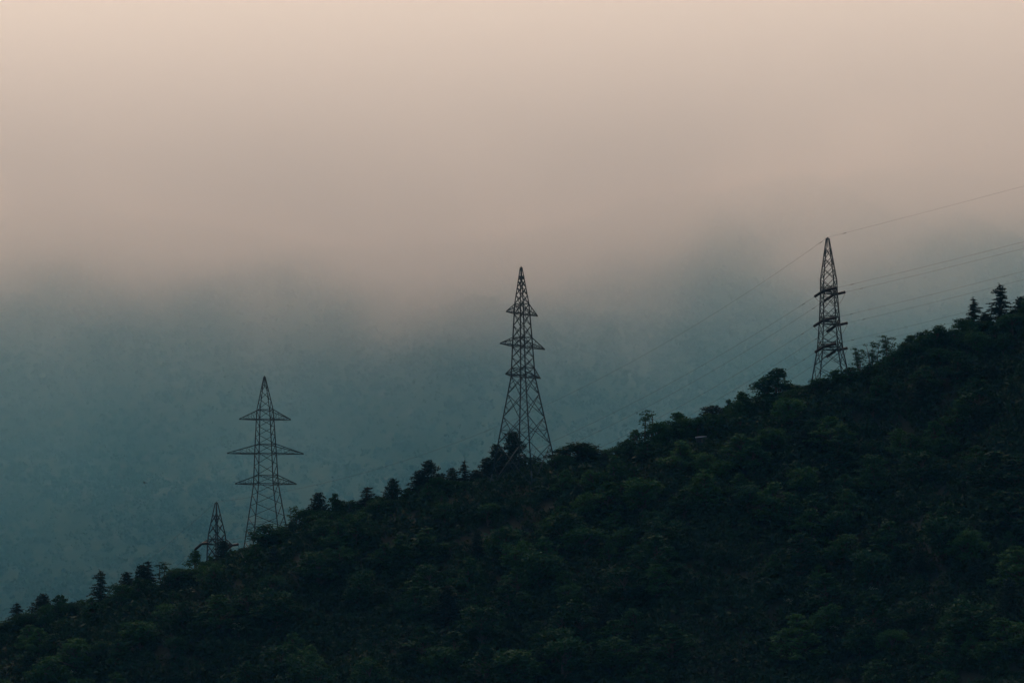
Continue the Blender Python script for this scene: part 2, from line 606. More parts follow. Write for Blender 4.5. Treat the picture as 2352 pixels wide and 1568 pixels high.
# third: tallest, seen cornerwise
b2 = at_height(1197, 611, 1292, 47.6)
pylon("pylon", "tallest lattice pylon in the middle, three arms, pale legs before dark pines", b2, R(56),
      [(0, 5.35), (22.3, 1.95), (29.1, 1.66), (38.9, 1.17), (47.3, .14)],
      [0, 6.9, 13.0, 18.2, 22.3, 24.2, 26.6, 29.1, 31.2, 33.9, 36.6, 38.9, 40.9, 42.7, 44.2, 45.5],
      [(22.3, 24.2, 7.0), (29.1, 31.2, 9.0), (36.6, 38.9, 6.3)], .21, .115, True, GP)
# fourth: a strain pylon, nearly end on
b3 = at_height(1901, 545, 1300, 34.1)
r3, tip3, peak3, M3 = pylon("pylon", "right hand lattice pylon seen end on with insulator rods and wires both ways", b3, R(73),
      [(0, 3.75), (8.4, 2.4), (14.3, 1.95), (21.3, 1.6), (24.3, 1.55), (33.9, .28)],
      [0, 4.2, 8.4, 11.3, 14.3, 17.8, 21.3, 24.3, 26.9, 29.3, 31.6],
      [(8.4, 9.7, 5.4), (14.3, 15.7, 6.1), (21.3, 22.6, 4.6)], .22, .12, True, GP)
# first: the same kind of strain pylon, farther off and mostly behind the ridge
b4 = at_height(497, 1153, 1450, 32.1)
r4, tip4, peak4, M4 = pylon("pylon", "small far pylon at the left, only its pointed top showing over trees", b4, R(42),
      [(0, 3.9), (8.4, 2.4), (14.3, 1.95), (21.3, 1.7), (24.0, 1.5), (32.0, .2)],
      [0, 4.2, 8.4, 11.3, 14.3, 17.8, 21.3, 24.0, 26.6, 29.2],
      [(8.4, 9.7, 5.0), (14.3, 15.7, 5.9), (21.3, 22.7, 5.0)], .24, .13, True, GP)

# ------------------------------------------------------------------ wires, strain insulators, jumpers
def catenary(a, b, sag, n=48):
    return [a.lerp(b, t) - Vector((0, 0, 4 * sag * t * (1 - t))) for t in (i / n for i in range(n + 1))]


def wire(label, a, b, sag, rad, damp):
    pts = catenary(a, b, sag)
    mid = pts[len(pts) // 2]
    o_base = a
    mb = MB()
    mb.tube([p - o_base for p in pts], rad, 4)
    o = mb.build("power_line", M_WIRE)
    o.location = o_base
    tag(o, label, "power line", "power lines strung between the pylons")
    if damp:
        L = (b - a).length
        for t in damp:
            f = t / L
            c = a.lerp(b, f) - Vector((0, 0, 4 * sag * f * (1 - f)))
            dd = (b - a).normalized()
            m = MB()
            c = c - o_base - Vector((0, 0, .06))
            m.tube([c - dd * .32, c - dd * .28, c - dd * .12, c - dd * .1, c + dd * .1, c + dd * .12, c + dd * .28, c + dd * .32], [.04, .09, .09, .035, .035, .09, .09, .04], 6)
            m.build("vibration_damper", M_WIRE, o)
    return o


def string_(root, Minv, tip, dirv, L=2.0):
    """a strain insulator: a rod with close set discs from the arm tip along the wire"""
    a = tip + dirv * .25
    b = tip + dirv * (.25 + L)
    pts, rr = [], []
    nd = 11
    for i in range(nd):
        f0 = i / nd
        for q, r_ in ((0, .09), (.12, .34), (.78, .31), (.9, .09)):
            pts.append(Minv @ a.lerp(b, f0 + q / nd))
            rr.append(r_)
    mb = MB()
    mb.tube([Minv @ tip, pts[0]], .04, 4)
    mb.tube(pts, rr, 8)
    mb.build("insulator", M_INSUL, root)
    return b


T5 = Vector((180.0, 29.0, 51.5))
T6 = Vector((-120.0, 150.0, -72.0))
M3i, M4i = M3.inverted(), M4.inverted()
LV = {0: "lowest", 1: "middle", 2: "upper"}
ends3, ends4 = {}, {}
for (li, s), tp in tip3.items():
    tgt = tip4[(li, s)]
    dl = ((tgt - tp) - Vector((0, 0, 4 * 9.5))).normalized()
    dr = (T5 - Vector((0, 0, 4 * 3.0))).normalized()
    ends3[(li, s, 'l')] = string_(r3, M3i, tp, dl, 2.9)
    ends3[(li, s, 'r')] = string_(r3, M3i, tp, dr, 2.6)
    lo = MB()
    p0, p1 = ends3[(li, s, 'l')], ends3[(li, s, 'r')]
    mid = tp - Vector((0, 0, 2.3))
    jp = []
    for i in range(13):
        t = i / 12
        q = p0.lerp(p1, t)
        base_ = (p0.z * (1 - t) + p1.z * t)
        sh = 1 - (2 * t - 1) ** 2
        jp.append(M3i @ Vector((q.x + .25 * s * sh, q.y, base_ - 2.1 * sh)))
    lo.tube(jp, .035, 4)
    lo.build("jumper_cable", M_WIRE, r3)
for (li, s), tp in tip4.items():
    src = tip3[(li, s)]
    dr = ((src - tp) - Vector((0, 0, 4 * 9.5))).normalized()
    dl = (T6 - Vector((0, 0, 4 * 3))).normalized()
    ends4[(li, s, 'r')] = string_(r4, M4i, tp, dr, 2.1)
    ends4[(li, s, 'l')] = string_(r4, M4i, tp, dl, 2.9)

wire("earth wire from the peak of the right pylon sagging down to the left", peak3, peak4, 11.2, .022, (2.2,))
wire("earth wire from the peak of the right pylon rising to the right", peak3, peak3 + T5, 1.5, .014, (4.2,))
wire("earth wire running down left from the small far pylon's tip", peak4, peak4 + T6, 3.0, .026, None)
SD = {-1: "near", 1: "far"}
for li in (2, 1, 0):
    for s in (-1, 1):
        wire("%s conductor on the %s side of the right pylon, sagging down to the left" % (LV[li], SD[s]), ends3[(li, s, 'l')], ends4[(li, s, 'r')], 9.5, .026, (3.6,))
        wire("%s conductor on the %s side of the right pylon, rising to the right" % (LV[li], SD[s]), ends3[(li, s, 'r')], ends3[(li, s, 'r')] + T5, 2.5, .019, (4.0,))
        if li == 2:
            wire("conductor on the %s side of the small far pylon, dropping behind the left trees" % SD[s], ends4[(li, s, 'l')], ends4[(li, s, 'l')] + T6, 3.5, .032, None)


# ------------------------------------------------------------------ trees: prototypes (crown mesh, trunk mesh), height about 10 units before scaling
def clump_cards(centres, radii, per, size, flatz, rg, flat=.3, aspect=.62):
    out = []
    for c, r_ in zip(centres, radii):
        k = max(6, int(per * (r_ ** 2)))
        d = rg.normal(size=(k, 3))
        d /= np.linalg.norm(d, axis=1, keepdims=True)
        d *= (rg.uniform(.15, 1, (k, 1)) ** .45) * r_
        d *= 1 + .25 * rg.normal(size=(k, 1))
        d[:, 2] *= flatz
        out.append(np.asarray(c) + d)
    C = np.concatenate(out)
    return cards(C, size * rg.uniform(.6, 1.35, len(C)), aspect, flat, rg)


def limb(mb, a, b, r0, r1, bend, rg, n=5):
    a, b = Vector(a), Vector(b)
    off = Vector(rg.normal(size=3)) * bend
    pts = [a.lerp(b, t) + off * math.sin(math.pi * t) for t in (i / n for i in range(n + 1))]
    mb.tube(pts, [r0 + (r1 - r0) * i / n for i in range(n + 1)], 5)


def broadleaf(seed, lean=0.0, spread=1.0, nclump=26, low=.28, per=62):
    """layered, open leafy crown"""
    rg = np.random.default_rng(seed)
    mb = MB()
    top = Vector((lean, 0, 8.6))
    limb(mb, (0, 0, -.6), top, .26, .05, .25, rg, 8)
    cs, rs = [], []
    for i in range(nclump):
        h = low + (1 - low) * (i + rg.uniform(0, 1)) / nclump
        prof = math.sin(math.pi * min(1, (h - low) / (1 - low) * .68 + .30)) ** .8
        a = rg.uniform(0, 2 * math.pi)
        rr = 2.5 * spread * prof * rg.uniform(.25, 1.15)
        c = Vector((lean * h + math.cos(a) * rr, math.sin(a) * rr, h * 9.3 + rg.uniform(-.3, .3)))
        root = Vector((lean * h * .8, 0, max(1.2, h * 8.6 - rr * .75)))
        limb(mb, root, c, .10, .025, .12, rg, 4)
        cs.append(tuple(c))
        rs.append(rg.uniform(.5, 1.05) * (.55 + .6 * prof))
    cs.append((lean, 0, 9.3))
    rs.append(.7)
    return clump_cards(cs, rs, per, .25, .78, rg, .25), mb


def bush_tree(seed, nclump=30, per=60, round_=1.0):
    """rounded dense broadleaf, wider than the layered one"""
    rg = np.random.default_rng(seed)
    mb = MB()
    limb(mb, (0, 0, -.6), (rg.uniform(-.5, .5), 0, 6.5), .28, .08, .3, rg, 6)
    cs, rs = [], []
    for i in range(nclump):
        d = rg.normal(size=3)
        d /= np.linalg.norm(d)
        rad = rg.uniform(.5, 1.0)
        c = Vector((d[0] * 2.9 * rad, d[1] * 2.9 * rad, 5.4 + d[2] * 3.5 * rad))
        limb(mb, (0, 0, max(1.0, c.z - 2.6)), c, .10, .02, .15, rg, 3)
        cs.append(tuple(c))
        rs.append(rg.uniform(.8, 1.45))
    return clump_cards(cs, rs, per, .26, .75, rg, .25), mb


def pine(seed, full=1.0, top=.12, per=1.0, width=2.6, low=.10):
    """dense bushy pine: upswept whorls of needle tufts"""
    rg = np.random.default_rng(seed)
    mb = MB()
    limb(mb, (0, 0, -.6), (rg.uniform(-.15, .15), 0, 9.8), .24, .03, .08, rg, 8)
    cen, siz = [], []
    z = low * 10
    while z < 9.7:
        h = z / 10
        prof = (1 - h) ** .72 * (.55 + .45 * min(1, (h - low + .05) / .25)) + top * .4
        nb = rg.integers(4, 7)
        a0 = rg.uniform(0, 6.28)
        for j in range(nb):
            a = a0 + 6.283 * j / nb + rg.uniform(-.35, .35)
            L = width * prof * rg.uniform(.62, 1.15) * full
            rise = rg.uniform(.18, .55)
            e = Vector((math.cos(a) * L, math.sin(a) * L, z + L * rise))
            limb(mb, (0, 0, z), e, .045, .012, .04, rg, 2)
            k = max(5, int(L * 20 * per))
            t = rg.uniform(.18, 1.05, k)
            c = np.outer(t, np.array(e) - np.array((0, 0, z))) + np.array((0, 0, z))
            c += rg.normal(size=(k, 3)) * (.13 + .16 * (1 - t))[:, None]
            c[:, 2] += .12
            cen.append(c)
            siz.append(np.full(k, .25))
        z += rg.uniform(.36, .52)
    k = 26
    c = np.stack([rg.normal(size=k) * .08, rg.normal(size=k) * .08, rg.uniform(9.2, 10.05, k)], -1)
    cen.append(c)
    siz.append(np.full(k, .17))
    C = np.concatenate(cen)
    s_ = np.concatenate(siz) * rg.uniform(.65, 1.3, len(C))
    return cards(C, s_, .42, .1, rg), mb


def cedar(seed, width=2.2, bent=0.0, gap=.36, sparse=1.25):
    """spire with separate drooping boughs"""
    rg = np.random.default_rng(seed)
    mb = MB()
    pts = [Vector((0, 0, -.6))] + [Vector((bent * max(0, h - .8) * 5 * max(0, h - .8) * 5 * .5, 0, h * 10)) for h in (.2, .4, .6, .75, .86, .94, 1.0)]
    mb.tube(pts, [.2, .17, .14, .10, .07, .05, .035, .02], 5)
    cen, siz = [], []
    z = .8
    while z < 9.8:
        h = z / 10
        prof = (1 - h) ** .95 + .06
        cx = bent * (max(0, h - .8) * 5) ** 2 * .5
        for j in range(rg.integers(3, 6)):
            a = rg.uniform(0, 6.283)
            L = width * prof * rg.uniform(.35, 1.0 if rg.random() < .7 else 1.5)
            droop = rg.uniform(.05, .42) * L
            n_ = 4
            q = [Vector((cx + math.cos(a) * L * t, math.sin(a) * L * t, z + .28 * L * t - (droop + .28 * L) * t * t)) for t in (i / n_ for i in range(n_ + 1))]
            mb.tube(q, [.04, .032, .025, .018, .01], 4)
            k = max(5, int(L * 19 * sparse))
            t = rg.uniform(.1, 1.03, k)
            c = np.stack([cx + math.cos(a) * L * t, math.sin(a) * L * t, z + .28 * L * t - (droop + .28 * L) * t * t], -1)
            wv = (.10 + .26 * L * .35 * np.sin(np.pi * np.clip(t, 0, 1)))[:, None]
            c += rg.normal(size=(k, 3)) * wv * np.array((1, 1, .38))
            c[:, 2] -= .10
            cen.append(c)
            siz.append(np.full(k, .22))
        z += rg.uniform(.6, 1.2) * gap
    k = 22
    zz = rg.uniform(8.8, 10.05, k)
    c = np.stack([bent * (np.clip(zz / 10 - .8, 0, 1) * 5) ** 2 * .5 + rg.normal(size=k) * .06, rg.normal(size=k) * .06, zz], -1)
    cen.append(c)
    siz.append(np.full(k, .15))
    C = np.concatenate(cen)
    return cards(C, np.concatenate(siz) * rg.uniform(.6, 1.3, len(C)), .40, .25, rg), mb


def airy(seed, stems=3, wid=1.3, per=24):
    """thin upright stems with sparse leaf tufts, the light showing through"""
    rg = np.random.default_rng(seed)
    mb = MB()
    cs, rs = [], []
    for s_ in range(stems):
        bx_ = rg.uniform(-.3, .3)
        tx, ty = rg.uniform(-wid, wid), rg.uniform(-wid, wid)
        th = rg.uniform(7.6, 9.6) if s_ else 9.6
        if s_ == 0:
            tx *= .3
        limb(mb, (bx_, 0, -.6), (tx, ty, th), .12, .02, .25, rg, 7)
        for i in range(18):
            f = rg.uniform(.12, 1.0)
            a = rg.uniform(0, 6.283)
            L = rg.uniform(.2, 1.0) * wid * (1.15 - f * .65)
            b_ = Vector((bx_ + (tx - bx_) * f, ty * f, th * f))
            c = b_ + Vector((math.cos(a) * L, math.sin(a) * L, L * .8))
            limb(mb, b_, c, .03, .012, .04, rg, 2)
            cs.append(tuple(c))
            rs.append(rg.uniform(.3, .62))
        cs.append((tx, ty, th))
        rs.append(.4)
    return clump_cards(cs, rs, per * 3, .19, .8, rg, .1, .5), mb


PROTO = {}


def proto(kind, var, mat):
    key = (kind, var, mat.name)
    if key in PROTO:
        return PROTO[key]
    fn = {
        'layered': lambda: broadleaf(100 + var, lean=(.0, .9, -.7, .4)[var % 4], spread=(.95, 1.1, 1.0, .85)[var % 4], nclump=(42, 46, 38, 44)[var % 4], low=.10, per=84),
        'round': lambda: bush_tree(200 + var, nclump=(30, 36, 26, 32)[var % 4]),
        'pine': lambda: pine(300 + var, width=(2.5, 2.9, 2.1, 2.6)[var % 4], top=(.12, .3, .1, .2)[var % 4]),
        'thinpine': lambda: pine(350 + var, width=(1.5, 1.25, 1.8)[var % 3], per=.9, top=.08),
        'cedar': lambda: cedar(400 + var, width=(2.3, 2.0, 2.7, 1.9)[var % 4], bent=(0.0, .35, -.55, .0)[var % 4]),
        'airy': lambda: airy(500 + var, stems=(3, 2, 4)[var % 3], wid=(1.2, .9, 1.6)[var % 3]),
    }[kind]
    (V, F), mb = fn()
    ext = float(np.percentile(np.abs(V[:, :2]), 97))
    ztop = float(np.percentile(V[:, 2], 99.8))
    crown = bpy.data.meshes.new(kind + "_crown")
    crown.from_pydata(V.tolist(), [], F.tolist())
    crown.materials.append(mat)
    trunk = bpy.data.meshes.new(kind + "_trunk")
    trunk.from_pydata(mb.v, [], mb.f)
    trunk.materials.append(M_BARK)
    PROTO[key] = (crown, trunk, ext, ztop)
    return PROTO[key]


NAMES = {'layered': 'broadleaf_tree', 'round': 'bushy_tree', 'pine': 'pine_tree', 'thinpine': 'pine_tree', 'cedar': 'cedar_tree', 'airy': 'slender_tree'}
CATS = {'layered': 'tree', 'round': 'tree', 'pine': 'pine tree', 'thinpine': 'pine tree', 'cedar': 'conifer', 'airy': 'tree'}


def plant(kind, var, mat, loc, sxy, sz, rz, label, group, name=None, cat=None):
    crown, trunk, ext, zt = proto(kind, var, mat)
    o = empty(name or NAMES[kind], loc, rz)
    o.scale = (sxy, sxy, sz)
    tag(o, label, cat or CATS[kind], group)
    c = bpy.data.objects.new("crown", crown)
    col.objects.link(c)
    c.parent = o
    t = bpy.data.objects.new("trunk", trunk)
    col.objects.link(t)
    t.parent = o
    return o


MATS = {'d': M_LEAF, 'f': M_FRESH, 'p': M_PINE}
GR = "trees standing out along the ridge"
# tip u, tip v, crown width in picture units, metres in front of (-) or behind (+) the ridge, kind, variant, material, facing, label
RT = [
 (8, 1424, 50, -3, 'round', 0, 'd', "low rounded tree at the left edge, below the first small cedar"),
 (39, 1385, 36, 0, 'cedar', 0, 'p', "small dark cedar, leftmost spire on the ridge"),
 (99, 1363, 46, 0, 'pine', 0, 'p', "broad tapering pine, second conifer from the left end of the ridge"),
 (129, 1366, 28, 1, 'layered', 2, 'd', "left half of the dark leaning pair of leafy trees near the left end"),
 (149, 1366, 30, 0, 'layered', 1, 'd', "right half of the dark leaning pair of leafy trees near the left end"),
 (190, 1398, 60, -4, 'round', 1, 'd', "low dark rounded tree between the leaning pair and the droopy cedar"),
 (231, 1311, 46, 0, 'cedar', 2, 'p', "tall cedar with drooping boughs standing alone on the left ridge"),
 (292, 1313, 40, 1, 'thinpine', 2, 'p', "open branched pine just right of the lone drooping cedar"),
 (326, 1296, 36, 0, 'pine', 2, 'p', "left and shorter of two dark pines merged in one clump"),
 (340, 1290, 34, 2, 'cedar', 1, 'p', "ragged topped conifer rising out of the dark pine clump"),
 (376, 1289, 30, 2, 'airy', 1, 'd', "pale see-through slender tree right of the dark pine clump"),
 (416, 1304, 46, -2, 'round', 2, 'd', "low rounded tree left of the small far pylon"),
 (450, 1264, 38, -1, 'layered', 0, 'd', "leafy tree with stepped layers just left of the small far pylon"),
 (482, 1277, 28, -2, 'layered', 3, 'd', "small leafy tree at the foot of the small far pylon"),
 (513, 1241, 34, -2, 'pine', 1, 'p', "stout dark pine hiding the right legs of the small far pylon"),
 (541, 1263, 30, -3, 'round', 3, 'd', "small bushy tree between the small far pylon and the wide armed pylon"),
 (570, 1254, 30, -5, 'layered', 1, 'd', "thin leafy tree by the left foot of the wide armed pylon"),
 (618, 1205, 54, -7, 'round', 0, 'd', "broad bushy tree covering the feet of the wide armed pylon"),
 (655, 1215, 40, -5, 'layered', 0, 'd', "leafy tree right of the bush at the wide armed pylon's feet"),
 (678, 1163, 32, 0, 'airy', 0, 'd', "thin open tree right of the wide armed pylon with gaps of sky"),
 (731, 1131, 48, 0, 'pine', 3, 'p', "bushy pointed pine, first tall pine right of the wide armed pylon"),
 (712, 1170, 36, -2, 'pine', 2, 'p', "short pine leaning on the left side of the bushy pointed pine"),
 (774, 1133, 38, 0, 'layered', 3, 'd', "leafy tree with layered tufts right of the bushy pointed pine"),
 (806, 1149, 40, 0, 'round', 1, 'd', "rounded dark tree between the layered tufts and the bent spire"),
 (842, 1119, 44, 0, 'cedar', 1, 'p', "dark spire with a bent tip in the dip between two pylons"),
 (874, 1139, 34, -1, 'round', 2, 'd', "small rounded tree between the bent spire and the neat cone pine"),
 (902, 1098, 38, 0, 'pine', 0, 'p', "neat cone shaped pine halfway between the two left big pylons"),
 (935, 1131, 34, -2, 'layered', 2, 'd', "low leafy tree in the gap right of the neat cone pine"),
 (963, 1079, 44, 0, 'pine', 2, 'p', "left shorter half of the twin pine clump"),
 (985, 1057, 46, 1, 'pine', 1, 'p', "tall dense right half of the twin pine clump"),
 (1016, 1086, 24, 0, 'thinpine', 0, 'p', "thin young pine just right of the twin pine clump"),
 (1038, 1074, 34, 0, 'pine', 3, 'p', "small pointed pine between the thin young pine and the spiky cedar"),
 (1067, 1058, 32, 1, 'cedar', 3, 'p', "small spiky cedar with bare tip left of the pine group at the tallest pylon"),
 (1094, 1078, 36, 1, 'pine', 0, 'p', "lowest pine at the left side of the tallest pylon"),
 (1117, 1050, 40, 9, 'pine', 2, 'p', "stepped pine left of the tallest pylon's outer leg"),
 (1140, 1020, 46, 10, 'pine', 3, 'p', "second highest pine behind the tallest pylon's left leg"),
 (1178, 991, 62, 12, 'pine', 1, 'p', "highest pine standing inside the outline of the tallest pylon's legs"),
 (1155, 1036, 54, 10, 'pine', 0, 'p', "dark pine filling between the two highest pines behind the tallest pylon"),
 (1212, 1048, 36, 8, 'round', 3, 'd', "small dark tree right of the highest pine behind the pylon legs"),
 (1243, 1060, 44, 6, 'layered', 0, 'f', "green bush like tree under the right legs of the tallest pylon"),
 (1328, 1019, 82, -2, 'round', 1, 'd', "big round headed tree right of the tallest pylon"),
 (1298, 1038, 44, 1, 'layered', 3, 'd', "leafy tree against the left flank of the big round headed tree"),
 (1400, 1045, 62, -3, 'round', 2, 'd', "lower round headed tree right of the big round one"),
 (1434, 1008, 32, 0, 'layered', 1, 'd', "leaning tree with separate leaf tufts at the foot of the steep ridge"),
 (1460, 986, 30, 0, 'layered', 2, 'd', "leafy tree stepping up right of the leaning tufted tree"),
 (1484, 942, 32, 0, 'airy', 1, 'd', "tall open slender tree with gaps, left of the fan topped tree"),
 (1512, 977, 46, -1, 'round', 3, 'd', "bushy tree between the open slender tree and the fan topped tree"),
 (1557, 947, 54, 0, 'layered', 0, 'f', "yellow green fan topped tree on the middle of the right ridge"),
 (1592, 964, 34, 1, 'thinpine', 1, 'p', "small spiky pine in the notch right of the fan topped tree"),
 (1637, 932, 62, 0, 'pine', 1, 'p', "wide round topped dark pine above the pale roof"),
 (1664, 936, 14, 1, 'thinpine', 1, 'p', "thin leaning sprig beside the wide round topped pine"),
 (1697, 937, 46, 0, 'layered', 3, 'd', "leafy tree stepping up to the pair of tall broadleaf heads"),
 (1718, 907, 38, 0, 'round', 0, 'd', "dark tree below and left of the pair of tall broadleaf heads"),
 (1746, 866, 48, 1, 'layered', 2, 'd', "left lower one of the pair of tall broadleaf heads"),
 (1787, 846, 62, 0, 'layered', 0, 'd', "right higher one of the pair of tall broadleaf heads left of the end-on pylon"),
 (1822, 880, 44, -1, 'layered', 1, 'd', "leafy tree with a side spray sloping to the end-on pylon"),
 (1855, 884, 40, -2, 'round', 1, 'd', "small round tree just left of the end-on pylon's feet"),
 (1925, 850, 58, -5, 'layered', 3, 'f', "light green bush like tree hiding the feet of the end-on pylon"),
 (1885, 868, 40, -6, 'round', 2, 'd', "dark bush like tree before the left legs of the end-on pylon"),
 (1975, 799, 34, 2, 'airy', 2, 'd', "left one of three feathery trees right of the end-on pylon"),
 (2005, 784, 34, 3, 'airy', 0, 'd', "middle one of three feathery trees right of the end-on pylon"),
 (2038, 771, 38, 2, 'airy', 2, 'd', "right tallest one of three feathery trees beyond the end-on pylon"),
 (2060, 800, 40, -1, 'layered', 1, 'd', "leafy tree between the feathery trees and the stepped conifers"),
 (2090, 770, 44, 0, 'layered', 0, 'd', "first of three square shouldered trees right of the feathery ones"),
 (2118, 760, 44, 0, 'round', 0, 'd', "middle of three square shouldered trees on the upper ridge"),
 (2152, 756, 38, 0, 'layered', 3, 'd', "third square shouldered tree with a small tuft on top"),
 (2188, 777, 46, -2, 'round', 3, 'd', "low rounded tree left of the narrow spire cedar"),
 (2235, 685, 42, 0, 'cedar', 3, 'p', "narrow spire cedar, first of the two tall cedars at upper right"),
 (2264, 719, 38, 0, 'pine', 2, 'p', "bushy pine between the two tall cedars at upper right"),
 (2297, 655, 54, 0, 'cedar', 2, 'p', "tallest cedar with a crooked tip at upper right"),
 (2322, 712, 40, -1, 'layered', 2, 'd', "leafy tree between the crooked cedar and the right frame edge"),
 (2345, 681, 40, 0, 'pine', 0, 'p', "dark pine cut by the right edge of the picture"),
 (2215, 752, 36, -3, 'layered', 1, 'd', "leafy tree at the foot of the narrow spire cedar"),
]
for i, (u, v, wpx, dy, kind, var, mk, lab) in enumerate(RT):
    y = RIDGE_Y + dy
    p = P(u, v, y)
    z = float(hill_z(p.x, p.y)) - .15
    crown, trunk, ext, zt = proto(kind, var, MATS[mk])
    sz = (p.z - z) / zt
    sxy = wpx * (1.22 if 1420 < u < 1870 else 1.0) * .05 * (y / 1300) / ext * {'round': 1.5, 'layered': 1.28, 'cedar': 1.75}.get(kind, 1.22)
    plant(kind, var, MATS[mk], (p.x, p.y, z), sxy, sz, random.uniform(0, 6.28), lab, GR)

def on_slope(u, v):
    for k in range(0, 2600):
        y = 1000 + k * .12
        p = P(u, v, y)
        if p.z <= float(hill_z(p.x, p.y)):
            return Vector((p.x, p.y, float(hill_z(p.x, p.y))))
    p = P(u, v, RIDGE_Y)
    return Vector((p.x, p.y, float(hill_z(p.x, p.y))))


# the closed canopy just below the crest
CU = [-40, 0, 60, 150, 230, 300, 400, 450, 550, 620, 700, 800, 900, 1000, 1090]
CV = [1452, 1437, 1415, 1402, 1385, 1352, 1330, 1312, 1296, 1250, 1192, 1180, 1152, 1117, 1106]
CU2 = [1290, 1400, 1500, 1600, 1700, 1800, 1860, 1900, 1950, 2050, 2150, 2250, 2352, 2420]
CV2 = [1066, 1050, 996, 966, 922, 886, 888, 880, 846, 798, 772, 746, 706, 680]
CAN = ("dark leafy tree in the closed canopy just below the crest", "trees of the closed canopy along the crest")
for cu_, cv_ in ((CU, CV), (CU2, CV2)):
    u = cu_[0]
    while u < cu_[-1]:
        y = RIDGE_Y + random.uniform(-10, -2)
        v = float(np.interp(u, cu_, cv_)) + (random.uniform(-4, 8) if 480 < u < 640 or 1840 < u < 1960 else random.uniform(6, 22) if 1725 < u < 1835 or 1960 < u < 2075 or 1440 < u < 1500 else random.uniform(-24, 4))
        p = P(u, v, y)
        z = float(hill_z(p.x, p.y))
        u += random.uniform(15, 26)
        if abs(p.x - SHED_X) < 3.2 and y < RIDGE_Y - 8:
            continue
        kind, var = ('round' if random.random() < .6 else 'layered'), random.randrange(4)
        crown, trunk, ext, zt = proto(kind, var, M_LEAF)
        h = max(2.2, p.z - z)
        plant(kind, var, M_LEAF, (p.x, p.y, z - .15), random.uniform(1.9, 3.1) / ext, (h + .15) / zt, random.uniform(0, 6.28), *CAN)

# trees of the wood on the slope, told apart by nothing but their place
LAB = {
 'd': ("dark green leafy tree merged into the shaded wood on the near slope", "dark leafy trees of the wood on the slope"),
 'f': ("fresher green leafy tree among darker ones in the wood on the near slope", "fresher green trees of the wood on the slope"),
 'p': ("blackish conifer with a pointed crown within the wood on the near slope", "conifers within the wood on the slope"),
}
GC = on_slope(1310, 1275)
placed = []
tries = 0
while len(placed) < 225 and tries < 9000:
    tries += 1
    u = random.uniform(-60, 2410)
    dfront = random.uniform(13, 175)
    y = RIDGE_Y - dfront
    x = (u - 1176) / 2352 * .18 * y
    z = float(hill_z(x, y))
    el = math.degrees(math.atan2(z + 4 - 2, y))
    if el < 2.45:
        continue
    if any((x - a) ** 2 + (y - b) ** 2 < (3.6 + .012 * dfront) ** 2 for a, b in placed):
        continue
    if abs(x - SHED_X) < 5 and dfront < 34:
        continue
    if abs(x - b2.x) < 10 and dfront < 24:
        continue
    if dfront > 60 and vnoise(x / 40, y / 40, 77) < -.25:
        continue
    placed.append((x, y))
    g = vnoise(x / 45, y / 60, 91)
    r_ = random.random()
    green = ((x - GC.x) / 17) ** 2 + ((y - GC.y) / 34) ** 2 < 1
    mk = 'f' if (green and r_ < .7) or (g > .2 and r_ < .4) or r_ < .06 else 'd'
    kind = 'layered' if random.random() < .55 else 'round'
    if mk == 'd' and random.random() < .10:
        kind, mk = 'pine', 'p'
    var = random.randrange(4)
    h = random.uniform(4.8, 7.5 + min(dfront, 90) * .035) if dfront > 24 else random.uniform(4.2, 6.2)
    crown, trunk, ext, zt = proto(kind, var, MATS[mk])
    wd = h * random.uniform(.42, .58) if kind != 'pine' else h * .27
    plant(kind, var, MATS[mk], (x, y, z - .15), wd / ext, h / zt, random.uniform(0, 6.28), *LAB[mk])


# ------------------------------------------------------------------ pale flowering shrubs, bare pole, shed roof, bird
SH = [(1821, 1268, 4.6, 'widest pale flowering shrub, grey white, below the end-on pylon'),
      (2004, 1362, 2.4, 'greenish white shrub on the right slope, upright in form'),
      (2139, 1402, 2.2, 'cream dotted shrub farthest right on the slope'),
      (1917, 1450, 2.4, 'small white dotted shrub near the lower right, flat in form'),
      (1860, 1508, 1.7, 'small bright white shrub lowest on the right slope'),
      (2022, 1205, 1.7, 'faint pale shrub highest on the right slope'),
      (1811, 1383, 1.8, 'faint yellowish shrub below the widest pale one'),
      (168, 1552, 3.2, 'cream coloured shrub at the bottom left edge'),
      (550, 1443, 2.6, 'greyish shrub on the left slope below the wide armed pylon')]
for i, (u, v, wd, lab) in enumerate(SH):
    c0 = on_slope(u, v + 4)
    c0.y -= 2.2
    c0.z = float(hill_z(c0.x, c0.y))
    rg = np.random.default_rng(900 + i)
    root = empty("flowering_shrub", c0)
    tag(root, lab, "shrub", "pale flowering shrubs on the slope")
    cs, rs = [], []
    mb = MB()
    for k in range(9):
        a = rg.uniform(0, 6.28)
        L = wd * .5 * rg.uniform(.2, 1)
        c = (math.cos(a) * L, math.sin(a) * L * .6, 2.0 + rg.uniform(-.6, .9) * wd * .3)
        limb(mb, (0, 0, -.2), c, .05, .015, .1, rg, 3)
        cs.append(c)
        rs.append(rg.uniform(.35, .6))
    mb.build("stem", M_BARK, root)
    V_, F_ = clump_cards(cs, rs, 90, .17, .7, rg)
    mesh_np("leaves", V_, F_, M_LEAF, root)
    cs2 = [(c[0], c[1] - .25, c[2] + .2) for c in cs]
    V_, F_ = clump_cards(cs2, [r_ * 1.05 for r_ in rs], 38, .11, .7, rg)
    mesh_np("blossom", V_, F_, M_BLOSSOM, root)

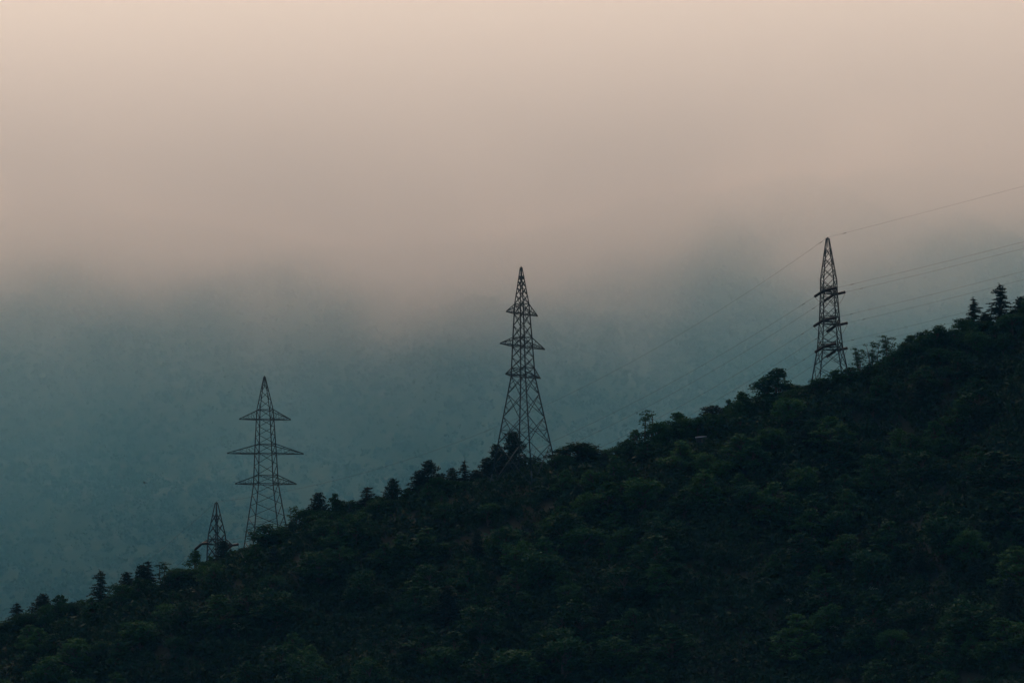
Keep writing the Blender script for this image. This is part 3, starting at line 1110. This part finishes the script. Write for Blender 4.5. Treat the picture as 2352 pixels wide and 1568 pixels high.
# leaning bleached trunk below the wide armed pylon
a = P(570, 1322, 1281)
b = P(553, 1268, 1281)
a.z = float(hill_z(a.x, a.y)) - .2
root = empty("dead_tree", a)
tag(root, "bare bleached leaning trunk below the wide armed pylon's left foot", "dead tree")
mb = MB()
dv = b - a
mb.tube([Vector((0, 0, 0)), dv * .35 + Vector((.12, 0, 0)), dv * .7 + Vector((.05, 0, 0)), dv], [.13, .11, .08, .03], 6)
mb.build("trunk", M_DEAD, root)
mb = MB()
mb.tube([dv * .45, dv * .55 + Vector((.8, .2, .35)), dv * .6 + Vector((1.5, .3, .5))], [.05, .035, .012], 5)
mb.build("branch", M_DEAD, root)
# bare crooked snag near the left end of the ridge
a = P(71, 1412, 1299)
b = P(69, 1391, 1299)
a.z = float(hill_z(a.x, a.y)) - .2
root = empty("dead_tree", a)
tag(root, "thin bare snag with a crooked tip right of the leftmost small cedar", "dead tree")
dv = b - a
mb = MB()
mb.tube([Vector((0, 0, 0)), dv * .5 + Vector((.1, 0, 0)), dv * .85 + Vector((.22, 0, 0)), dv + Vector((-.05, 0, 0)), dv + Vector((-.4, 0, -.05))], [.14, .11, .07, .05, .02], 5)
mb.build("trunk", M_BARK, root)

# small hut whose pale roof edge shows between the trees
c0 = P(1611, 1003, 1288)
gz = float(hill_z(c0.x, c0.y))
root = empty("hut", (c0.x, c0.y, gz))
tag(root, "small hut with a pale tilted sheet roof half hidden among ridge trees", "hut")
hh = max(1.6, c0.z - gz)
mb = MB()
mb.box((0, 0, hh / 2 - .35), 1.2, .9, hh / 2 + .25)
mb.build("wall", M_WALL, root)
mb = MB()
mb.box((0, 0, hh + .03), 1.4, 1.15, .05, Matrix.Rotation(R(-5), 3, 'Y') @ Matrix.Rotation(R(9), 3, 'X'))
mb.build("roof", M_SHEET, root)
mb = MB()
mb.box((.3, -.93, hh * .40), .35, .025, hh * .36)
mb.build("door", M_BARK, root)

# the bird in the valley air
c0 = P(332, 1108.5, 1350)
sp = .34
bv, bf = [], []
prof = [(-.24, .004), (-.18, .03), (-.05, .06), (.06, .062), (.14, .042), (.18, .035), (.22, .026), (.27, .004)]
for x, r_ in prof:
    for j in range(8):
        a = 2 * math.pi * j / 8
        bv.append((x, math.cos(a) * r_, math.sin(a) * r_ * .9))
for i in range(len(prof) - 1):
    for j in range(8):
        q = i * 8 + j
        s_ = i * 8 + (j + 1) % 8
        bf.append((q, s_, s_ + 8, q + 8))
for sg in (-1, 1):
    n0 = len(bv)
    for t, ch, zz, sw in ((.04, .11, .02, 0), (.2, .12, .12, .02), (.36, .10, .15, -.02), (.52, .045, .11, -.10)):
        for th in (.008, -.008):
            bv.append((.05 + sw + ch * .5, sg * t, zz + th))
            bv.append((.05 + sw - ch * .9, sg * t, zz + th))
    for i in range(3):
        q = n0 + i * 4
        bf += [(q, q + 1, q + 5, q + 4), (q + 2, q + 6, q + 7, q + 3), (q, q + 4, q + 6, q + 2), (q + 1, q + 3, q + 7, q + 5)]
    bf.append((n0 + 12, n0 + 13, n0 + 15, n0 + 14))
n0 = len(bv)
bv += [(-.2, -.02, .01), (-.2, .02, .01), (-.36, .07, 0), (-.36, -.07, 0), (-.2, -.02, -.004), (-.2, .02, -.004), (-.36, .07, -.012), (-.36, -.07, -.012)]
bf += [(n0, n0 + 1, n0 + 2, n0 + 3), (n0 + 7, n0 + 6, n0 + 5, n0 + 4), (n0 + 2, n0 + 6, n0 + 7, n0 + 3), (n0, n0 + 3, n0 + 7, n0 + 4), (n0 + 1, n0 + 5, n0 + 6, n0 + 2)]
bd = mesh_np("bird", bv, bf, M_FEATHER)
bd.location = c0
bd.scale = (1.5, 1.5, 1.5)
bd.rotation_euler = (R(8), R(-6), R(155))
tag(bd, "small dark bird flying in the misty air left of the pylons", "bird")

# ------------------------------------------------------------------ the air: even haze, and the fog lying on the mountain
def closed_box(name, x0, x1, y0, y1, z0, z1, mat):
    V = [(x, y, z) for z in (z0, z1) for x, y in ((x0, y0), (x1, y0), (x1, y1), (x0, y1))]
    F = [(3, 2, 1, 0), (4, 5, 6, 7), (0, 1, 5, 4), (1, 2, 6, 5), (2, 3, 7, 6), (3, 0, 4, 7)]
    return mesh_np(name, V, F, mat)


hm = bpy.data.materials.new("haze_air")
hm.use_nodes = True
t = hm.node_tree
t.nodes.remove(t.nodes["Principled BSDF"])
pv = t.nodes.new("ShaderNodeVolumePrincipled")
pv.inputs["Color"].default_value = (.13, .50, 1.0, 1)
pv.inputs["Absorption Color"].default_value = (1, 1, 1, 1)
pv.inputs["Density"].default_value = 2.2e-5
t.links.new(pv.outputs[0], t.nodes["Material Output"].inputs["Volume"])
tag(closed_box("haze", -6050, 6050, -650, 6950, -1.7, 640, hm), "thin bluish evening haze filling the valley", "haze", kind="stuff")

fm = bpy.data.materials.new("fog_air")
fm.use_nodes = True
t = fm.node_tree
t.nodes.remove(t.nodes["Principled BSDF"])
pv = t.nodes.new("ShaderNodeVolumePrincipled")
pv.inputs["Color"].default_value = (.78, .93, 1.0, 1)
pv.inputs["Absorption Color"].default_value = (1, 1, 1, 1)
tc = t.nodes.new("ShaderNodeTexCoord")
sx = t.nodes.new("ShaderNodeSeparateXYZ")
t.links.new(tc.outputs["Object"], sx.inputs[0])


def mth(op, a, b=None, c=None):
    m = t.nodes.new("ShaderNodeMath")
    m.operation = op
    for i, q in enumerate((a, b, c)):
        if q is None:
            continue
        if isinstance(q, (int, float)):
            m.inputs[i].default_value = q
        else:
            t.links.new(q, m.inputs[i])
    return m.outputs[0]


def smooth(v, a, b):
    m = t.nodes.new("ShaderNodeMapRange")
    m.interpolation_type = 'SMOOTHSTEP'
    m.inputs[1].default_value = a
    m.inputs[2].default_value = b
    t.links.new(v, m.inputs[0])
    return m.outputs[0]


mp = t.nodes.new("ShaderNodeMapping")
mp.inputs["Scale"].default_value = (1, .22, 1.5)
mp.inputs["Location"].default_value = (900, 90, 200)
t.links.new(tc.outputs["Object"], mp.inputs[0])
no = t.nodes.new("ShaderNodeTexNoise")
no.inputs["Scale"].default_value = 1 / 125.0
no.inputs["Detail"].default_value = 2.5
t.links.new(mp.outputs[0], no.inputs["Vector"])
zz = mth('ADD', sx.outputs["Z"], mth('MULTIPLY', mth('SUBTRACT', no.outputs["Fac"], .5), 150.0))
zz = mth('SUBTRACT', zz, mth('MULTIPLY', smooth(sx.outputs["X"], -40.0, 330.0), 44.0))      # the fog's base lies higher at both ends
zz = mth('SUBTRACT', zz, mth('MULTIPLY', smooth(mth('MULTIPLY', sx.outputs["X"], -1.0), 90.0, 330.0), 16.0))
dw = mth('MULTIPLY', mth('POWER', 2.71828, mth('MULTIPLY', mth('SUBTRACT', zz, 424.0), 1 / 34.0)), 2.6e-3)
dw = mth('MINIMUM', dw, 5.6e-3)
TAIL = 1.0e-3                                                   # bluish mist under the fog
white = mth('DIVIDE', dw, mth('ADD', dw, TAIL))
edge = mth('MULTIPLY', smooth(sx.outputs["Y"], 2900.0, 3250.0), mth('SUBTRACT', 1.0, smooth(sx.outputs["Z"], 515.0, 690.0)))
den = mth('MULTIPLY', mth('ADD', dw, mth('MULTIPLY', TAIL, mth('MULTIPLY_ADD', no.outputs["Fac"], 1.1, .5))), edge)
cm = t.nodes.new("ShaderNodeMixRGB")
cm.inputs[1].default_value = (.20, .69, 1.0, 1)
cm.inputs[2].default_value = (1.0, .96, .91, 1)
t.links.new(white, cm.inputs[0])
t.links.new(cm.outputs[0], pv.inputs["Color"])
pv.inputs["Anisotropy"].default_value = .6
t.links.new(den, pv.inputs["Density"])
t.links.new(pv.outputs[0], t.nodes["Material Output"].inputs["Volume"])
tag(closed_box("fog", -1500, 1500, 2880, 4300, 3.0, 930, fm), "pale low fog lying over the mountain top", "fog", kind="stuff")
